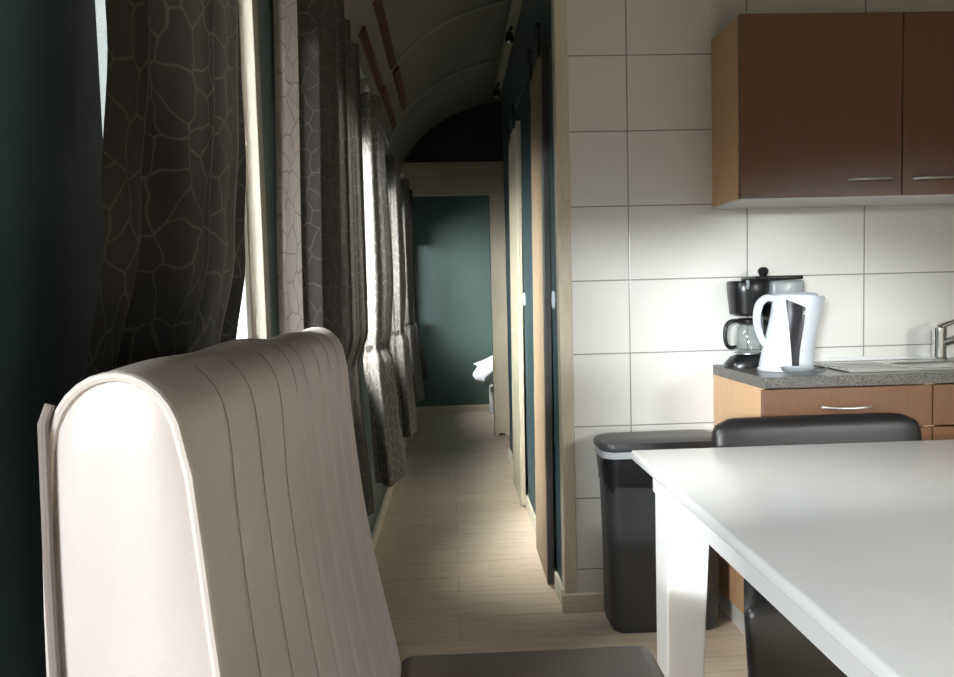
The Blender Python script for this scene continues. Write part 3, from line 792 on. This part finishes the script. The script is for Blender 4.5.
# ------------------------------------------------------------------ kettle
def kettle():
    t = thing('electric_kettle', 'white electric kettle with dark water window on the worktop', 'kettle', (1.15, 2.36, .929))
    z0, y = .930, 2.372
    S = .000694
    def X(px): return 1.060 + (px - 275) * S
    rows = [(536, 282, 540), (520, 280, 541), (490, 287, 541), (430, 300, 545), (380, 314, 553), (320, 328, 566), (270, 338, 580), (230, 343, 592), (200, 346, 604), (185, 349, 600)]
    def zz(v): return z0 + (548 - v) * S * 1.0
    n = 40; rs = []
    for v, a, b in rows:
        cx = (X(a) + X(b)) / 2; hx = (X(b) - X(a)) / 2; f = (540 - v) / 360; hy = .075 - .012 * max(0, f)
        ring = []
        for k in range(n):
            q = 2 * PI * k / n; c, s2 = math.cos(q), math.sin(q)
            if v < 260: s2 *= 1 - .35 * max(0, c) ** 3 * (260 - v) / 60
            ring.append(Vector((cx + hx * c, y + hy * s2, zz(v))))
        rs.append(ring)
    MB().rings(rs).build('body', M['wplastic'], t)
    # lid
    MB().rings([[Vector((X(450) + k1 * math.cos(2 * PI * k / n), y + k2 * math.sin(2 * PI * k / n), zz(v))) for k in range(n)] for k1, k2, v in ((.078, .056, 186), (.080, .058, 178), (.070, .050, 168), (.03, .02, 164))]).build('lid', M['wplastic'], t)
    # dark water window on the front
    P = []
    for i in range(17):
        u = i / 16; v = 520 + (196 - 520) * u
        xl = 388 + (378 - 388) * u; xr = 422 + (462 - 422) * smooth(u * 1.05) ** 1.0
        if u > .9: xl += 0; xr -= (u - .9) * 10 * 0
        for q in range(len(rows) - 1):
            if rows[q][0] >= v >= rows[q + 1][0]:
                w = (rows[q][0] - v) / (rows[q][0] - rows[q + 1][0]); a = rows[q][1] + (rows[q + 1][1] - rows[q][1]) * w; b = rows[q][2] + (rows[q + 1][2] - rows[q][2]) * w
        cx = (a + b) / 2; hx = (b - a) / 2; f = (540 - v) / 360; hy = .075 - .012 * max(0, f)
        row = []
        for k in range(9):
            xx = xl + (xr - xl) * k / 8
            vv = v + (0 if u < .99 else 0) + (k / 8) * 42 * max(0, (u - .8) / .2)
            row.append(Vector((X(xx), y - hy * math.sqrt(max(0, 1 - ((xx - cx) / hx) ** 2)) - .0018, zz(vv))))
        P.append(row)
    MB().grid(P).build('water_window', M['kwin'], t)
    hp = [(348, 196), (322, 188), (296, 197), (276, 220), (265, 260), (263, 300), (270, 345), (284, 385), (300, 415), (312, 428)]
    MB().tube([(X(a), y, zz(b)) for a, b in hp], [.010, .0125, .0135, .014, .0135, .013, .0125, .012, .0115, .010], 12, sm=4).build('handle', M['wplastic'], t)
    MB().lathe([(.094, 0), (.096, .004), (.092, .010), (.02, .0105)], (X(408), y, z0), 36, sy=.82).build('power_base', M['wplastic'], t)
kettle()
o = MB().lathe([(.045, .0), (.060, .003), (.074, .012), (.082, .026), (.080, .026), (.071, .013), (.057, .0055), (.02, .004)], (1.150, 2.236, .930), 40, sy=.56).build('glass_dish', M['dish'])
tag(o, 'low clear glass dish in front of the white kettle', 'dish')

# ------------------------------------------------------------------ bed in the far room
b = thing('bed', 'white-framed bed just visible past the corridor door frame', 'bed', (.9, 6.8, 0))
MB().box((.375, 6.30, .20), (1.50, 7.25, .30), .008).build('bed_frame', M['frame'], b, smooth=False)
MB().box((.44, 6.31, .301), (1.48, 7.24, .45), .04, 4).build('mattress', M['linen'], b)
for x in (.395, 1.45):
    for y in (6.33, 7.20): MB().box((x - .02, y - .02, 0), (x + .02, y + .02, .2005), .003).build('leg', M['frame'], b, smooth=False)
rnd = random.Random(5)
rs = []
for k in range(13):
    u = k / 12; X = .23 + u * 1.1
    zt = .59 + .05 * math.sin(u * 7 + 1) ; zl = .47 if k > 1 else .36
    if k < 2: zt = .60
    ring = []
    for q in range(40):
        a = 2 * PI * q / 40; c, s2 = math.cos(a), math.sin(a)
        sh = (.75 if k == 0 else .95 if k == 1 else 1)
        if k == 12: sh = .6
        w = 1 + .07 * math.sin(4 * a + k * 1.3) + .05 * math.sin(7 * a + k * 2.1)
        ring.append(Vector((X + .03 * math.sin(3 * a + k), 6.72 + .40 * sh * w * c, max((zt + zl) / 2 + (zt - zl) / 2 * sh * w * s2,    .474 if k > 1 else .33))))
    rs.append(ring)
tag(MB().rings(rs).build('duvet', M['linen']), 'crumpled white duvet on the bed past the door frame', 'duvet')

# ------------------------------------------------------------------ light
w = bpy.data.worlds.new('world'); SC.world = w; w.use_nodes = True
wn = w.node_tree; bg = wn.nodes['Background']; bg.inputs[1].default_value = 1.3
tc = wn.nodes.new('ShaderNodeTexCoord'); sx = wn.nodes.new('ShaderNodeSeparateXYZ'); wn.links.new(tc.outputs['Generated'], sx.inputs[0])
mr = wn.nodes.new('ShaderNodeMapRange'); mr.inputs[1].default_value = -1; mr.inputs[2].default_value = 1
wn.links.new(sx.outputs['Z'], mr.inputs[0])
wr = ramp(wn, [(.0, (.05, .06, .045)), (.46, (.10, .13, .10)), (.53, (.80, .90, .88)), (1.0, (1.15, 1.25, 1.3))])
wn.links.new(mr.outputs[0], wr.inputs[0]); wn.links.new(wr.outputs[0], bg.inputs[0])
def area(name, loc, target, sx, sy, power, color=(1, 1, 1), spread=180):
    l = bpy.data.lights.new(name, 'AREA'); l.shape = 'RECTANGLE'; l.size = sx; l.size_y = sy; l.energy = power; l.color = color
    l.spread = math.radians(spread)
    o = bpy.data.objects.new(name, l); COL.objects.link(o); o.location = loc
    o.rotation_euler = (Vector(target) - Vector(loc)).to_track_quat('-Z', 'Y').to_euler()
    return o
cool = (1.0, .99, .975)
area('daylight', (-10.2, -21.0, 3.85), (.95, 2.5, 1.2), 7.0, 1.8, 21500, (.97, .99, 1.05))
area('daylight', (-1.7, -.4, 2.3), (.6, .6, .5), 1.6, .8, 80, cool)
area('daylight', (-.565, .50, 1.5), (-.40, 1.68, 1.4), .08, 1.0, 4, cool, 50)
area('daylight', (-1.7, .9, 2.5), (.8, 2.1, .6), .8, .7, 250, cool)
area('daylight', (-.78, 1.85, 1.7), (-.33, 3.0, 1.45), .3, 1.0, 17, cool, 60)
area('daylight', (-1.25, 2.0, 2.1), (XL, 2.75, 1.4), 1.0, .8, 120, cool, 75)
area('daylight', (-.80, 3.3, 1.7), (-.33, 4.25, 1.4), .3, 1.0, 11, cool, 70)
area('daylight', (-1.25, 3.35, 2.1), (XL, 3.95, 1.4), .9, .8, 34, cool, 90)
area('daylight', (-.80, 4.35, 1.7), (-.33, 5.15, 1.4), .3, 1.0, 10, cool, 70)
area('daylight', (-1.2, 6.2, 1.7), (.25, 7.4, 1.08), .6, .7, 100, cool)
area('daylight', (-1.1, 6.72, 1.75), (.4, 6.72, .55), .5, .7, 22, cool, 80)  # added fill for the duvet, set outside the far room's window
area('daylight', (3.7, -3.6, 2.35), (.6, 2.6, .6), 1.3, .8, 520, (1, .99, .97))  # added fill lifting the lower tiles from the unseen right side
area('daylight', (3.4, -.6, 2.6), (.8, .8, .4), 2.0, .8, 850, (1, .98, .95))

SC.view_settings.view_transform = 'Standard'
SC.view_settings.look = 'None'
SC.view_settings.exposure = 0
SC.cycles.use_denoising = True
SC.cycles.max_bounces = 10
SC.cycles.transparent_max_bounces = 16
SC.cycles.sample_clamp_indirect = 6
